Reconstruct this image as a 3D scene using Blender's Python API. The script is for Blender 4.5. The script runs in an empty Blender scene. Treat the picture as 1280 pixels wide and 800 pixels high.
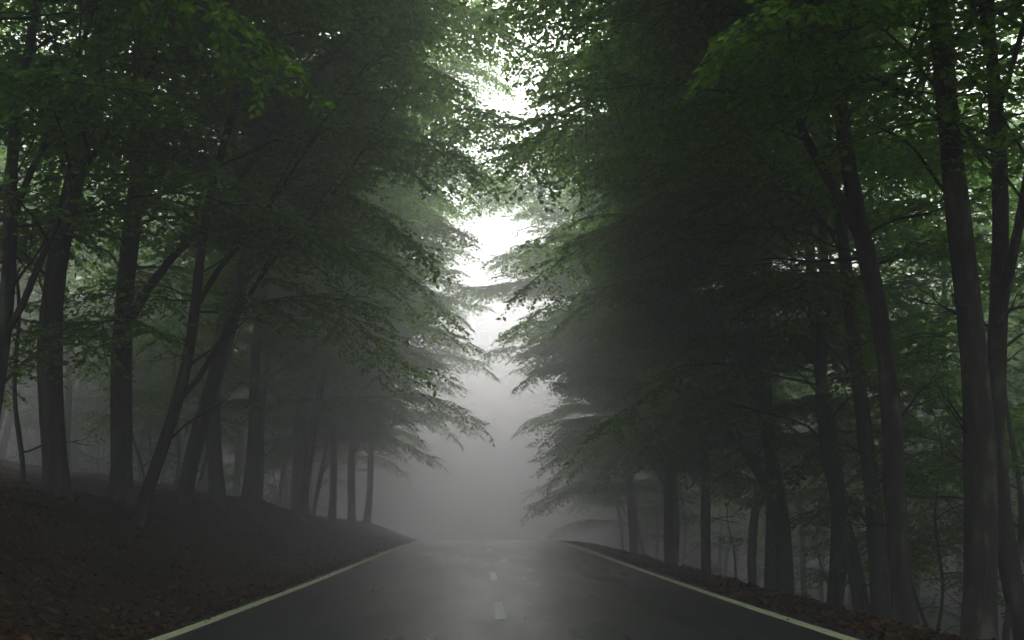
import bpy, math, random
import numpy as np
from mathutils import Vector, Matrix
rng = np.random.default_rng(7)
random.seed(7)
scene = bpy.context.scene
CAMX = -0.2
F = 1244.0

# ---------------------------------------------------------------- helpers
def new_mesh_object(name, verts, faces, mats, matidx=None, smooth=None):
    me = bpy.data.meshes.new(name)
    verts = np.asarray(verts, dtype=np.float32); faces = np.asarray(faces, dtype=np.int32)
    n = len(faces); k = faces.shape[1]
    me.vertices.add(len(verts)); me.vertices.foreach_set("co", verts.ravel())
    me.loops.add(n*k); me.loops.foreach_set("vertex_index", faces.ravel())
    me.polygons.add(n)
    me.polygons.foreach_set("loop_start", np.arange(0, n*k, k, dtype=np.int32))
    me.polygons.foreach_set("loop_total", np.full(n, k, dtype=np.int32))
    for m in mats: me.materials.append(m)
    if matidx is not None: me.polygons.foreach_set("material_index", np.asarray(matidx, dtype=np.int32))
    if smooth is not None:
        me.polygons.foreach_set("use_smooth", np.asarray(smooth, dtype=bool))
    me.update(calc_edges=True)
    ob = bpy.data.objects.new(name, me)
    scene.collection.objects.link(ob)
    return ob

def nt(mat):
    mat.use_nodes = True
    t = mat.node_tree; t.nodes.clear()
    return t, t.nodes, t.links

def ramp(N, stops):
    r = N.new("ShaderNodeValToRGB")
    el = r.color_ramp.elements
    el[0].position, el[0].color = stops[0][0], (*stops[0][1], 1)
    el[1].position, el[1].color = stops[-1][0], (*stops[-1][1], 1)
    for p, c in stops[1:-1]:
        e = el.new(p); e.color = (*c, 1)
    return r

# ---------------------------------------------------------------- materials
def mat_leaf(name, a, b, c):
    m = bpy.data.materials.new(name); t, N, L = nt(m)
    out = N.new("ShaderNodeOutputMaterial")
    geo = N.new("ShaderNodeNewGeometry")
    r = ramp(N, [(0, a), (0.55, b), (1, c)])
    L.new(geo.outputs["Random Per Island"], r.inputs[0])
    d = N.new("ShaderNodeBsdfDiffuse")
    tr = N.new("ShaderNodeBsdfTranslucent")
    hs = N.new("ShaderNodeHueSaturation"); hs.inputs["Value"].default_value = 3.2; hs.inputs["Saturation"].default_value = 1.03
    L.new(r.outputs[0], d.inputs["Color"]); L.new(r.outputs[0], hs.inputs["Color"]); L.new(hs.outputs[0], tr.inputs[0])
    mx = N.new("ShaderNodeMixShader"); mx.inputs[0].default_value = 0.62
    L.new(d.outputs[0], mx.inputs[1]); L.new(tr.outputs[0], mx.inputs[2]); L.new(mx.outputs[0], out.inputs[0])
    return m
leaf_mat = mat_leaf("beech_leaf", (0.050, 0.105, 0.016), (0.085, 0.16, 0.026), (0.135, 0.225, 0.040))

def mat_bark():
    m = bpy.data.materials.new("beech_bark"); t, N, L = nt(m)
    out = N.new("ShaderNodeOutputMaterial"); b = N.new("ShaderNodeBsdfPrincipled")
    tc = N.new("ShaderNodeTexCoord"); mp = N.new("ShaderNodeMapping"); mp.inputs["Scale"].default_value = (5, 5, 1.6)
    n1 = N.new("ShaderNodeTexNoise"); n1.inputs["Scale"].default_value = 1.2; n1.inputs["Detail"].default_value = 7; n1.inputs["Roughness"].default_value = .65
    L.new(tc.outputs["Object"], mp.inputs[0]); L.new(mp.outputs[0], n1.inputs[0])
    r = ramp(N, [(0.32, (0.010, 0.009, 0.007)), (0.52, (0.030, 0.028, 0.022)), (0.66, (0.11, 0.115, 0.09))])
    L.new(n1.outputs[0], r.inputs[0]); L.new(r.outputs[0], b.inputs["Base Color"])
    b.inputs["Roughness"].default_value = .85
    bp = N.new("ShaderNodeBump"); bp.inputs["Strength"].default_value = .9; bp.inputs["Distance"].default_value = .06
    L.new(n1.outputs[0], bp.inputs["Height"]); L.new(bp.outputs[0], b.inputs["Normal"])
    L.new(b.outputs[0], out.inputs[0]); return m
bark_mat = mat_bark()

def mat_ground():
    m = bpy.data.materials.new("forest_floor"); t, N, L = nt(m)
    out = N.new("ShaderNodeOutputMaterial"); b = N.new("ShaderNodeBsdfPrincipled")
    tc = N.new("ShaderNodeTexCoord")
    n1 = N.new("ShaderNodeTexNoise"); n1.inputs["Scale"].default_value = 0.7; n1.inputs["Detail"].default_value = 8
    n2 = N.new("ShaderNodeTexNoise"); n2.inputs["Scale"].default_value = 14; n2.inputs["Detail"].default_value = 6; n2.inputs["Roughness"].default_value = .7
    L.new(tc.outputs["Object"], n1.inputs[0]); L.new(tc.outputs["Object"], n2.inputs[0])
    r1 = ramp(N, [(0.35, (0.026, 0.018, 0.012)), (0.55, (0.062, 0.042, 0.028)), (0.7, (0.052, 0.050, 0.026))])
    r2 = ramp(N, [(0.3, (0.25, 0.25, 0.25)), (0.7, (1.5, 1.4, 1.3))])
    L.new(n1.outputs[0], r1.inputs[0]); L.new(n2.outputs[0], r2.inputs[0])
    mx = N.new("ShaderNodeMix"); mx.data_type = 'RGBA'; mx.blend_type = 'MULTIPLY'; mx.inputs[0].default_value = 1
    L.new(r1.outputs[0], mx.inputs[6]); L.new(r2.outputs[0], mx.inputs[7]); L.new(mx.outputs[2], b.inputs["Base Color"])
    b.inputs["Roughness"].default_value = .9; b.inputs["Specular IOR Level"].default_value = .2
    bp = N.new("ShaderNodeBump"); bp.inputs["Strength"].default_value = .9; bp.inputs["Distance"].default_value = .06
    L.new(n2.outputs[0], bp.inputs["Height"]); L.new(bp.outputs[0], b.inputs["Normal"])
    L.new(b.outputs[0], out.inputs[0]); return m
ground_mat = mat_ground()

def mat_asphalt():
    m = bpy.data.materials.new("wet_asphalt"); t, N, L = nt(m)
    out = N.new("ShaderNodeOutputMaterial"); b = N.new("ShaderNodeBsdfPrincipled")
    tc = N.new("ShaderNodeTexCoord")
    mp = N.new("ShaderNodeMapping"); mp.inputs["Scale"].default_value = (1.1, 0.16, 1)
    n1 = N.new("ShaderNodeTexNoise"); n1.inputs["Scale"].default_value = 1.1; n1.inputs["Detail"].default_value = 2; n1.inputs["Roughness"].default_value = .5
    L.new(tc.outputs["Object"], mp.inputs[0]); L.new(mp.outputs[0], n1.inputs[0])
    n2 = N.new("ShaderNodeTexNoise"); n2.inputs["Scale"].default_value = 70; n2.inputs["Detail"].default_value = 3
    L.new(tc.outputs["Object"], n2.inputs[0])
    n3 = N.new("ShaderNodeTexNoise"); n3.inputs["Scale"].default_value = 0.9; n3.inputs["Detail"].default_value = 9
    L.new(tc.outputs["Object"], n3.inputs[0])
    c = ramp(N, [(0.3, (0.014, 0.014, 0.018)), (0.7, (0.045, 0.044, 0.050))])
    mxv = N.new("ShaderNodeMath"); mxv.operation = 'MULTIPLY_ADD'; mxv.inputs[1].default_value = .5
    L.new(n2.outputs[0], mxv.inputs[0])
    sc = N.new("ShaderNodeMath"); sc.operation = 'MULTIPLY'; sc.inputs[1].default_value = .5
    L.new(n3.outputs[0], sc.inputs[0]); L.new(sc.outputs[0], mxv.inputs[2])
    L.new(mxv.outputs[0], c.inputs[0]); L.new(c.outputs[0], b.inputs["Base Color"])
    rr = N.new("ShaderNodeMapRange"); rr.inputs["From Min"].default_value = .3; rr.inputs["From Max"].default_value = .7
    rr.inputs["To Min"].default_value = .22; rr.inputs["To Max"].default_value = .42
    L.new(n1.outputs[0], rr.inputs[0]); L.new(rr.outputs[0], b.inputs["Roughness"])
    b.inputs["Specular IOR Level"].default_value = .45
    bp = N.new("ShaderNodeBump"); bp.inputs["Strength"].default_value = .55; bp.inputs["Distance"].default_value = .005
    L.new(n2.outputs[0], bp.inputs["Height"]); L.new(bp.outputs[0], b.inputs["Normal"])
    L.new(b.outputs[0], out.inputs[0]); return m
asphalt_mat = mat_asphalt()

def mat_paint(name, col, wear):
    m = bpy.data.materials.new(name); t, N, L = nt(m)
    out = N.new("ShaderNodeOutputMaterial"); b = N.new("ShaderNodeBsdfPrincipled")
    tc = N.new("ShaderNodeTexCoord")
    n = N.new("ShaderNodeTexNoise"); n.inputs["Scale"].default_value = 9; n.inputs["Detail"].default_value = 8; n.inputs["Roughness"].default_value = .75
    L.new(tc.outputs["Object"], n.inputs[0])
    r = ramp(N, [(wear-.06, (0.10, 0.10, 0.09)), (wear+.04, tuple(x*.85 for x in col)), (.75, col)])
    L.new(n.outputs[0], r.inputs[0]); L.new(r.outputs[0], b.inputs["Base Color"]); b.inputs["Roughness"].default_value = .6
    L.new(b.outputs[0], out.inputs[0]); return m
edge_paint = mat_paint("edge_paint", (0.88, 0.86, 0.58), .38)
dash_paint = mat_paint("dash_paint", (0.88, 0.88, 0.86), .32)

def mat_litter():
    m = bpy.data.materials.new("dead_leaf"); t, N, L = nt(m)
    out = N.new("ShaderNodeOutputMaterial"); b = N.new("ShaderNodeBsdfDiffuse")
    geo = N.new("ShaderNodeNewGeometry")
    r = ramp(N, [(0, (0.028, 0.018, 0.012)), (0.6, (0.080, 0.044, 0.026)), (1, (0.16, 0.09, 0.05))])
    L.new(geo.outputs["Random Per Island"], r.inputs[0]); L.new(r.outputs[0], b.inputs["Color"])
    L.new(b.outputs[0], out.inputs[0]); return m
litter_mat = mat_litter()

# ---------------------------------------------------------------- terrain
def sstep(t):
    t = np.clip(t, 0, 1); return t*t*(3-2*t)
def road_z(y):
    y = np.asarray(y, float)
    hump = 0.25*sstep((y-8)/34)
    y0, y1 = 45., 72.
    d = np.where(y < y0, 0, np.where(y < y1, .001*(y-y0)**2, .001*(y1-y0)**2 + .002*(y1-y0)*(y-y1)))
    return hump - d
def vnoise(x, y, s):
    return (np.sin(x*1.7/s+1.3*np.sin(y*1.1/s))+np.sin(y*1.9/s+1.7*np.sin(x*.9/s+2))+np.sin((x+y)*2.7/s+.5))/3
def ground_z(x, y):
    x = np.asarray(x, float); y = np.asarray(y, float)
    z = road_z(y)
    tl = -x-3.45
    hb = (1.3+.12*np.sin(y*.23+1)+.06*np.sin(y*.71))*(1-.5*sstep((y-20)/25))
    left = hb*sstep(tl/3.2) + .15*np.clip(tl-1.8, 0, 45)
    tr = x-3.9
    right = -1.5*sstep(tr/3.2) - .2*np.clip(tr-2.4, 0, 12) + .06*np.clip(tr-22, 0, 60)
    w = sstep(np.maximum(tl, tr+.2)/1.2)
    rough = w*(.07*vnoise(x, y, 1.9)+.09*vnoise(x+9, y-4, .6)+.035*vnoise(x-3, y+7, .17))
    verge = .03*sstep((np.abs(x)-3.38)/.12)
    return z + np.where(tl > 0, left, 0) + np.where(tr > 0, right, 0) + rough - .03 + verge
def build_ground():
    xs = np.concatenate([[-400,-250,-160,-110], np.arange(-80,-20,3), np.arange(-20,-9,.8), np.arange(-9,-3.6,.12), [-3.55,-3.5,-3.44,-3.38,-3.3,-1.5,0,1.5,3.3,3.38,3.44,3.5,3.55],
                         np.arange(3.7,9,.15), np.arange(9.2,20,.8), np.arange(20,80,3), [110,160,250,400]])
    ys = np.concatenate([[-300,-150,-60,-30,-15], np.arange(-10,2,1.), np.arange(2,32,.15), np.arange(32,80,.6), np.arange(80,140,4), [160,220,300,420]])
    X, Y = np.meshgrid(xs, ys, indexing='ij'); Z = ground_z(X, Y)
    v = np.stack([X, Y, Z], -1).reshape(-1, 3)
    ny = len(ys); i = np.arange(len(xs)-1)[:, None]*ny + np.arange(ny-1)[None]
    f = np.stack([i, i+ny, i+ny+1, i+1], -1).reshape(-1, 4)
    new_mesh_object("ground", v, f, [ground_mat], smooth=np.ones(len(f)))
build_ground()
def strip(x0, x1, ya, yb, dz, step=.5, wob=0.):
    ys = np.unique(np.append(np.arange(ya, yb, step), yb)); z = road_z(ys)+dz
    w = wob*vnoise(ys, ys*.3, .5)+wob*.6*vnoise(ys, ys*.5, .13)
    a = np.stack([x0+w, ys, z], -1); b = np.stack([np.full_like(ys, x1)+w*.7, ys, z], -1)
    n = len(ys); v = np.concatenate([a, b]); i = np.arange(n-1)
    return v, np.stack([i, i+n, i+n+1, i+1], -1)
def join(parts):
    V, Fc, o = [], [], 0
    for v, f in parts: V.append(v); Fc.append(f+o); o += len(v)
    return np.concatenate(V), np.concatenate(Fc)
ya = np.unique(np.concatenate([np.arange(-60, 150, .6)]))
zz = road_z(ya)
edge = .05*vnoise(ya, ya*.3, .6)+.02*vnoise(ya, ya, .2)
xcols = np.linspace(-1, 1, 9)
V = np.stack([np.stack([c*(3.32+edge), ya, zz], -1) for c in xcols]).reshape(-1, 3)
n = len(ya); i = (np.arange(8)[:, None]*n+np.arange(n-1)[None]); Fq = np.stack([i, i+n, i+n+1, i+1], -1).reshape(-1, 4)
new_mesh_object("road", V, Fq, [asphalt_mat])
v, f = join([strip(-3.13, -2.98, -60, 140, .004, .2, .006), strip(2.98, 3.13, -60, 140, .004, .2, .006)])
new_mesh_object("edge_line_marking", v, f, [edge_paint])
dl = [strip(-.06, .06, 11.0-6.8*k, 13.4-6.8*k, .004) for k in range(-14, 8)]
v, f = join(dl)
new_mesh_object("centre_line_marking", v, f, [dash_paint])

# leaf litter
def leaf_quads(P, D, Nn, S, asp=.6):
    D = D/np.linalg.norm(D, axis=1, keepdims=True)
    W = np.cross(Nn, D); W /= np.linalg.norm(W, axis=1, keepdims=True)+1e-9
    up = np.cross(D, W)
    S = S[:, None]
    v = np.stack([P, P+D*S*.45+W*S*asp*.5+up*S*.08, P+D*S, P+D*S*.45-W*S*asp*.5+up*S*.08], 1).reshape(-1, 3)
    return v, np.arange(len(P)*4).reshape(-1, 4)
def litter():
    n = 90000
    y = 3+42*rng.random(n)**1.5
    left = rng.random(n) < .78
    x = np.where(left, -3.3-7*rng.random(n)**1.1, 3.35+4*rng.random(n)**1.3)
    onroad = rng.random(n) < .001
    x = np.where(onroad, rng.uniform(-3.4, 3.4, n), x)
    x = np.where(rng.random(n) < .04, np.sign(x)*(3.38-abs(rng.normal(0, .12, n))), x)
    zr = np.maximum(ground_z(x, y), np.where(np.abs(x) < 3.42, road_z(y)+.005, -99))
    P = np.stack([x, y, zr+.012], -1)
    a = rng.random(n)*6.283; D = np.stack([np.cos(a), np.sin(a), rng.normal(0, .3, n)], -1)
    e = .1
    gx = (ground_z(x+e, y)-ground_z(x-e, y))/(2*e)
    gx = np.where(np.abs(x) < 3.5, 0, gx); D[:, 2] += gx*D[:, 0]
    Nn = np.stack([-gx, 0*gx, 1+0*gx], -1)+rng.normal(0, .35, (n, 3))
    sz = rng.uniform(.05, .11, n)*np.where(np.abs(x) < 3.2, .5, 1)
    v, f = leaf_quads(P, D, Nn, sz)
    new_mesh_object("leaf_litter", v, f, [litter_mat])
litter()

# ---------------------------------------------------------------- trees
class Wood:
    def __init__(s): s.V = []; s.F = []; s.o = 0
    def tube(s, pts, rad, k):
        pts = np.asarray(pts); rad = np.asarray(rad); n = len(pts)
        T = np.gradient(pts, axis=0); T /= np.linalg.norm(T, axis=1, keepdims=True)+1e-9
        ref = np.array([0, 0, 1.]) if abs(T[0, 2]) < .8 else np.array([1., 0, 0])
        A = np.cross(T, ref); A /= np.linalg.norm(A, axis=1, keepdims=True)+1e-9
        B = np.cross(T, A)
        th = np.arange(k)*2*math.pi/k
        ring = pts[:, None]+rad[:, None, None]*(np.cos(th)[None, :, None]*A[:, None]+np.sin(th)[None, :, None]*B[:, None])
        s.V.append(ring.reshape(-1, 3))
        i = np.arange(n-1)[:, None]*k; j = np.arange(k)[None]; j2 = (j+1) % k
        s.F.append((np.stack([i+j, i+j2, i+k+j2, i+k+j], -1).reshape(-1, 4))+s.o); s.o += n*k

def interp(pts, t):
    n = len(pts)-1; f = min(t*n, n-1e-6); i = int(f); u = f-i
    return pts[i]*(1-u)+pts[i+1]*u, pts[i+1]-pts[i]
UP = np.array([0, 0, 1.])
def make_tree(seed, H, r0, crown0, nprim, Lmax, fork=False, bias=.45, lean=.03, bare=5, leafscale=1.35, lite=False, wav=1., shapemin=.66):
    r = np.random.default_rng(seed)
    w = Wood(); LP, LD, LN, LS = [], [], [], []
    n = 34; t = np.linspace(0, 1, n)
    ph = r.uniform(0, 6.28, 4); amp = .018*H*wav
    tx = lean*H*t**1.3 + amp*(np.sin(t*5+ph[0])-np.sin(ph[0]))*.8+.26*amp*np.sin(t*15+ph[1])
    tyy = amp*(np.sin(t*4.2+ph[2])-np.sin(ph[2]))*.8+.26*amp*np.sin(t*13+ph[3])
    trunk = np.stack([tx, tyy, H*t-.4], -1)
    rad = r0*((1-t)**.75*.92+.05); rad[0] *= 1.5; rad[1] *= 1.12
    rad *= 1+.05*np.sin(t*40+ph[1])+r.normal(0, .035, n)
    w.tube(trunk, rad, 8 if lite else 12)
    def leafy(base, d, L, droop):
        m = 4 if lite else 6; s = np.linspace(0, 1, m)
        d = d/np.linalg.norm(d)
        side = np.cross(UP, d); side /= np.linalg.norm(side)+1e-9
        cur = r.normal(0, .12)
        pts = base+np.outer(s*L, d)+np.outer(s**2*L*cur, side)-np.outer(s**2*L*droop, UP)
        w.tube(pts, .011*(L/1.5)*(1-s*.8)+.002, 3 if lite else 4)
        nt_ = max(4, int(L/(.24 if lite else .16)))
        for q in range(nt_):
            u = .08+.92*(q+r.random()*.5)/nt_
            p, tg = interp(pts, min(u, .999)); tg = tg/np.linalg.norm(tg)
            sg = 1 if q % 2 else -1
            tl = (.26+.46*(1-u)*min(1.3, L/1.3)+.12*r.random())
            td = tg*.75+side*sg*(.75+.2*r.normal())+UP*r.normal(0, .12)
            td /= np.linalg.norm(td)
            e = p+td*tl-UP*tl*tl*.45
            if not lite: w.tube(np.stack([p, e]), [.004, .0015], 3)
            nl = max(3, int(tl/(.10 if lite else .05)))
            uu = (np.arange(nl)+.5)/nl
            P = p+np.outer(uu, e-p)
            tside = np.cross(UP, td); tside /= np.linalg.norm(tside)+1e-9
            sgn = np.where(np.arange(nl) % 2 == 0, 1., -1.)[:, None]
            D = td*.6+sgn*tside*.8+r.normal(0, .22, (nl, 3))-UP*.25
            LP.append(P); LD.append(D); LN.append(UP+r.normal(0, .5, (nl, 3)))
            LS.append(r.uniform(.055, .11, nl)*leafscale)
    def primary(base, d, L, rb, droop, leaves=True, k=6):
        m = 12; s = np.linspace(0, 1, m)
        side = np.cross(UP, d); side /= np.linalg.norm(side)+1e-9
        a1, a2, p1 = r.normal(0, .12), r.normal(0, .06), r.uniform(0, 6)
        pts = base+np.outer(s*L, d)-np.outer(s**2.1*L*droop, UP)+np.outer(a1*L*s**2+a2*L*(np.sin(s*7+p1)-math.sin(p1))*s, side)
        pts[1:, 2] += .02*L*np.sin(s[1:]*9+p1)
        w.tube(pts, rb*((1-s)**.8*.95+.05), k)
        if not leaves: return pts
        ns = int(4+L*(1.7 if lite else 2.3))
        for q in range(ns):
            u = .2+.8*(q+.6*r.random())/ns
            p, tg = interp(pts, min(u, .999)); tg = tg/np.linalg.norm(tg)
            sg = 1 if q % 2 else -1
            dd = tg*.75+side*sg*(.85+.2*r.normal())+UP*r.normal(0, .16)
            dd[2] *= .8
            sl = (.6+L*.28*(1-u)**.7)*r.uniform(.75, 1.2)
            leafy(p, dd, sl, .18+.18*r.random())
        p, tg = interp(pts, .98); leafy(p, tg/np.linalg.norm(tg), .9, .25)
        return pts
    az = r.uniform(0, 6.28)
    for b in range(nprim):
        tt = crown0+(0.97-crown0)*((b+r.random()*.7)/nprim)**.95
        az += 2.4+r.normal(0, .35)
        aa = math.atan2(math.sin(az), math.cos(az))
        aa = aa*(1-bias*.6*(.5+.5*math.cos(aa)))
        p, _ = interp(trunk, tt)
        rel = (tt-crown0)/(1-crown0)
        shape = (shapemin+(1-shapemin)*math.sin(min(1, rel*1.8+.15)*math.pi*.5))*(1-.55*rel**2.6)
        L = Lmax*shape*r.uniform(.7, 1.12)*(1+bias*.45*math.cos(aa)-bias*.2)
        el = math.radians(26+32*rel+r.normal(0, 9)+4)
        d = np.array([math.cos(aa)*math.cos(el), math.sin(aa)*math.cos(el), math.sin(el)])
        primary(p, d, L, max(.014, r0*.24*(L/Lmax)*(1-.3*rel)), .42+.18*r.random()-.1*rel, k=4 if lite else 6)
    if fork:
        for q in range(2):
            p, _ = interp(trunk, crown0*(.75+.5*q))
            aa = r.uniform(-.7, .7); el = math.radians(62)
            d = np.array([math.cos(aa)*math.cos(el), math.sin(aa)*math.cos(el), math.sin(el)])
            primary(p, d, H*.5, r0*.45, .12, k=8)
    for q in range(bare):
        p, _ = interp(trunk, r.uniform(.10, crown0+.08))
        aa = r.uniform(0, 6.28); el = r.uniform(-.1, .9)
        d = np.array([math.cos(aa)*math.cos(el), math.sin(aa)*math.cos(el), math.sin(el)])
        L = r.uniform(.4, 1.8)
        pts = primary(p, d, L, .013+.008*L, .1, leaves=False, k=5)
        for z in range(3):
            pp, tg = interp(pts, r.uniform(.3, .9)); dd = tg/np.linalg.norm(tg)+r.normal(0, .5, 3)
            w.tube(np.stack([pp, pp+dd*.15*L, pp+dd*.3*L+UP*.04]), [.007, .005, .002], 4)
    wv = np.concatenate(w.V); wf = np.concatenate(w.F)
    lv, lf = leaf_quads(np.concatenate(LP), np.concatenate(LD), np.concatenate(LN), np.concatenate(LS), .68)
    V = np.concatenate([wv, lv]); Fq = np.concatenate([wf, lf+len(wv)])
    mi = np.concatenate([np.zeros(len(wf)), np.ones(len(lf))])
    if lite:
        return (V, Fq, mi)
    ob = new_mesh_object("beech_tree", V, Fq, [bark_mat, leaf_mat], mi, smooth=mi == 0)
    me = ob.data; bpy.data.objects.remove(ob)
    return me
variants = [
    make_tree(1, 16, .17, .22, 38, 6.4),
    make_tree(2, 17, .20, .26, 40, 6.6, fork=True),
    make_tree(3, 15, .14, .22, 34, 6.0, lean=.08, wav=1.5),
    make_tree(4, 16, .165, .28, 38, 6.4, lean=.05, wav=1.4),
    make_tree(5, 14, .11, .22, 28, 5.4, fork=True, wav=1.6),
    make_tree(6, 17, .18, .42, 36, 7.6, bare=10, bias=.7, wav=1.2, shapemin=.85, leafscale=1.4),
    make_tree(17, 16, .15, .44, 34, 7.4, bare=9, bias=.7, wav=1.6, lean=.0, shapemin=.9, fork=True, leafscale=1.4),
    make_tree(8, 16, .17, .28, 30, 6.2, lite=True, leafscale=2.2, bias=.1, wav=1.4),
    make_tree(9, 17, .14, .34, 30, 6.2, lite=True, leafscale=2.2, bias=.1, wav=1.7, fork=True),
    make_tree(10, 15, .11, .24, 28, 5.6, lite=True, leafscale=2.2, bias=.1, wav=1.7),
    make_tree(12, 8, .05, .3, 12, 2.2, bias=.3, wav=2.5, lean=.06, bare=3),
    make_tree(13, 7, .05, .10, 16, 2.8, bias=.1, wav=2.5, lite=True, leafscale=1.8, bare=2),
]
massV, massF, massM, massO = [], [], [], 0
def tree(x, y, var, rot=None, s=1., leanx=0.):
    global massO
    base = 0 if x < 0 else 180
    rot = random.uniform(-35, 35) if rot is None else rot
    M = Matrix.Translation((x, y, float(ground_z(x, y)))) @ Matrix.Rotation(leanx, 4, 'Y') @ Matrix.Rotation(math.radians(base+rot), 4, 'Z') @ Matrix.Diagonal((s, s, s, 1))
    if isinstance(variants[var], tuple):
        V, Fq, mi = variants[var]; A = np.array(M)
        massV.append(V @ A[:3, :3].T + A[:3, 3]); massF.append(Fq+massO); massM.append(mi); massO += len(V)
        return
    ob = bpy.data.objects.new("beech_tree", variants[var]); scene.collection.objects.link(ob)
    ob.matrix_world = M
def at(u, d): return CAMX+(u-604)/F*d
tree(at(1205, 10.6), 10.6, 5, 10, 1.0, .08)
tree(at(1135, 12.6), 12.6, 6, -15, 1.05, .05)
tree(at(1278, 12.0), 12.0, 6, 60, .95, .03)
tree(at(1085, 16.5), 16.5, 5, 20, .9, .03)
tree(at(1068, 19.5), 19.5, 3, -20, 1.0, .04)
tree(at(1025, 20.5), 20.5, 5, -25, 1.0, .02)
tree(at(955, 26.0), 26.0, 1, -10, 1.0, .0)
tree(at(0, 13.2), 13.2, 4, 10, 1.0, -.12)
tree(at(85, 15.2), 15.2, 5, 15, 1.05, -.0)
tree(at(158, 17.2), 17.2, 1, 10, 1.0, -.0)
tree(at(190, 16.0), 16.0, 4, 30, 1.0, .02)
tree(at(236, 20.0), 20.0, 3, -5, 1.05, .04)
tree(at(318, 27.0), 27.0, 0, 15, 1.0, .04)
tree(at(380, 33.0), 33.0, 2, -10, 1.05, .02)
tree(-7.0, 10.2, 6, 20, 1.05, .03)
tree(6.2, 6.6, 5, -25, 1.0, -.03)
tree(6.6, 31.0, 0, -5, 1.0, -.02)
tree(7.0, 38.5, 1, 10, 1.0, -.02)
tree(-6.4, 42.0, 0, 10, 1.0, .02)
tree(-6.4, 47.5, 1, -8, 1.0, .03)
# trees whose upper limbs meet above the road
tree(-6.2, 23.0, 5, -12, 1.0, .05)
tree(6.7, 23.2, 5, 12, 1.05, -.04)
tree(-6.6, 36.5, 5, -5, 1.1, .06)
tree(6.3, 44.0, 5, 15, 1.1, -.05)
tree(-6.2, 53.0, 0, 5, 1.1, .06)
placed = [(o.matrix_world.translation.x, o.matrix_world.translation.y) for o in scene.objects if o.name.startswith("beech")]
def ok(x, y, dmin): return all((x-a)**2+(y-b)**2 > dmin**2 for a, b in placed)
for side in (-1, 1):
    y = -6.0
    while y < 115:
        x = side*(5.9+random.random()*2.6)
        if y > 48: x *= 1.25
        if y > 62: x *= 1.5
        if (y > 24 or y < 7) and ok(x, y, 1.9):
            tree(x, y, random.randrange(5) if y < 60 else random.choice((7, 8)), None, random.uniform(.8, 1.12) if y < 48 else random.uniform(.8, 1.0), -side*random.uniform(-.06, .09)); placed.append((x, y))
        y += random.uniform(2.0, 5.2) if y < 50 else random.uniform(4, 7)
random.seed(11)
tries = 0; nb = 0
while nb < 95 and tries < 8000:
    tries += 1
    side = random.choice((-1, 1)); x = side*random.uniform(8.5, 36); y = random.uniform(-8, 70)
    if y < 8 and abs(x) > 16: continue
    if abs(x) > y*.85+12: continue
    if y > 50 and abs(x) < 10: continue
    if ok(x, y, 2.7):
        tree(x, y, random.choice((7, 8, 9)), random.uniform(-180, 180), random.uniform(.85, 1.15), random.uniform(-.09, .09)); placed.append((x, y)); nb += 1
tries = 0; nb = 0
while nb < 60 and tries < 12000:
    tries += 1
    side = random.choice((-1, 1)); x = side*random.uniform(15, 62); y = random.uniform(4, 105)
    if abs(x) > y*.9+32: continue
    if ok(x, y, 4.2):
        tree(x, y, random.choice((7, 9)), random.uniform(-180, 180), random.uniform(.95, 1.2), 0); placed.append((x, y)); nb += 1
nb = 0
while nb < 20:
    side = random.choice((-1, 1)); x = side*random.uniform(6.0, 14); y = random.uniform(13, 40)
    if ok(x, y, 1.0):
        tree(x, y, 10, random.uniform(-90, 90), random.uniform(.7, 1.2), random.uniform(-.12, .12)); placed.append((x, y)); nb += 1
nb = 0
while nb < 80:
    side = random.choice((-1, -1, -1, 1)); x = side*random.uniform(9, 34); y = random.uniform(12, 75)
    if ok(x, y, 1.2):
        tree(x, y, 11, random.uniform(-180, 180), random.uniform(.5, 1.2), random.uniform(-.1, .1)); placed.append((x, y)); nb += 1
mm = np.concatenate(massM)
new_mesh_object("background_forest", np.concatenate(massV), np.concatenate(massF), [bark_mat, leaf_mat], mm, smooth=mm == 0)

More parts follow.
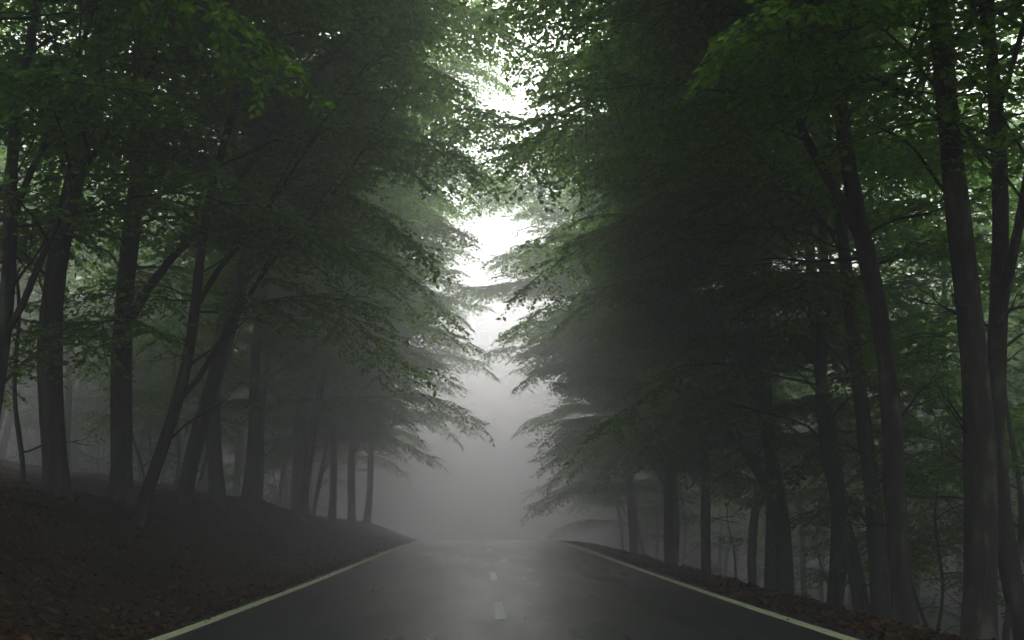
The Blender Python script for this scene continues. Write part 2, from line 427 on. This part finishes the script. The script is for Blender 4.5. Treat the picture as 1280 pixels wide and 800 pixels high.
# ---------------------------------------------------------------- fog
def fog_box(name, lo, hi, dens, col, g):
    lo = np.array(lo, float); hi = np.array(hi, float)
    v = np.array([[x, y, z] for x in (0, 1) for y in (0, 1) for z in (0, 1)])*(hi-lo)+lo
    f = [[0, 1, 3, 2], [4, 6, 7, 5], [0, 4, 5, 1], [2, 3, 7, 6], [0, 2, 6, 4], [1, 5, 7, 3]]
    m = bpy.data.materials.new(name); t, N, L = nt(m)
    out = N.new("ShaderNodeOutputMaterial"); vs = N.new("ShaderNodeVolumeScatter")
    vs.inputs["Color"].default_value = (*col, 1); vs.inputs["Density"].default_value = dens; vs.inputs["Anisotropy"].default_value = g
    L.new(vs.outputs[0], out.inputs["Volume"])
    new_mesh_object(name, v, f, [m])
fog_box("fog", (-80, 4, -28), (80, 190, 13), .026, (.98, .98, .98), .45)
fog_box("fog_bank", (-78, 17, -27), (78, 188, 8), .022, (.98, .98, .98), .45)

# ---------------------------------------------------------------- light
SUN_EL, SUN_AZ = 46, 1
w = bpy.data.worlds.new("World"); scene.world = w; w.use_nodes = True
N = w.node_tree.nodes; L = w.node_tree.links; N.clear()
out = N.new("ShaderNodeOutputWorld"); bg = N.new("ShaderNodeBackground"); sky = N.new("ShaderNodeTexSky")
sky.sky_type = 'NISHITA'; sky.sun_disc = False; sky.sun_elevation = math.radians(SUN_EL); sky.sun_rotation = math.radians(SUN_AZ)
sky.air_density = 1.5; sky.dust_density = 3
hs = N.new("ShaderNodeHueSaturation"); hs.inputs["Saturation"].default_value = .24; hs.inputs["Value"].default_value = 2.7
L.new(sky.outputs[0], hs.inputs["Color"]); L.new(hs.outputs[0], bg.inputs[0]); bg.inputs[1].default_value = .15
L.new(bg.outputs[0], out.inputs[0])
sd = bpy.data.lights.new("sun", 'SUN'); sd.energy = 1.5; sd.angle = math.radians(20); sd.color = (1, .99, .97)
so = bpy.data.objects.new("sun", sd); scene.collection.objects.link(so)
el, az = math.radians(SUN_EL), math.radians(SUN_AZ)
dirv = Vector((math.sin(az)*math.cos(el), math.cos(az)*math.cos(el), math.sin(el)))
so.rotation_euler = dirv.to_track_quat('Z', 'Y').to_euler()
scene.view_settings.view_transform = 'Standard'; scene.view_settings.look = 'None'; scene.view_settings.exposure = 0

# ---------------------------------------------------------------- camera
cd = bpy.data.cameras.new("camera"); cd.lens = 35; cd.sensor_width = 36; cd.clip_end = 2000
co = bpy.data.objects.new("camera", cd); scene.collection.objects.link(co)
co.location = (CAMX, 0, 1.0); co.rotation_euler = (math.radians(90+11.6), 0, math.radians(-1.65))
scene.camera = co
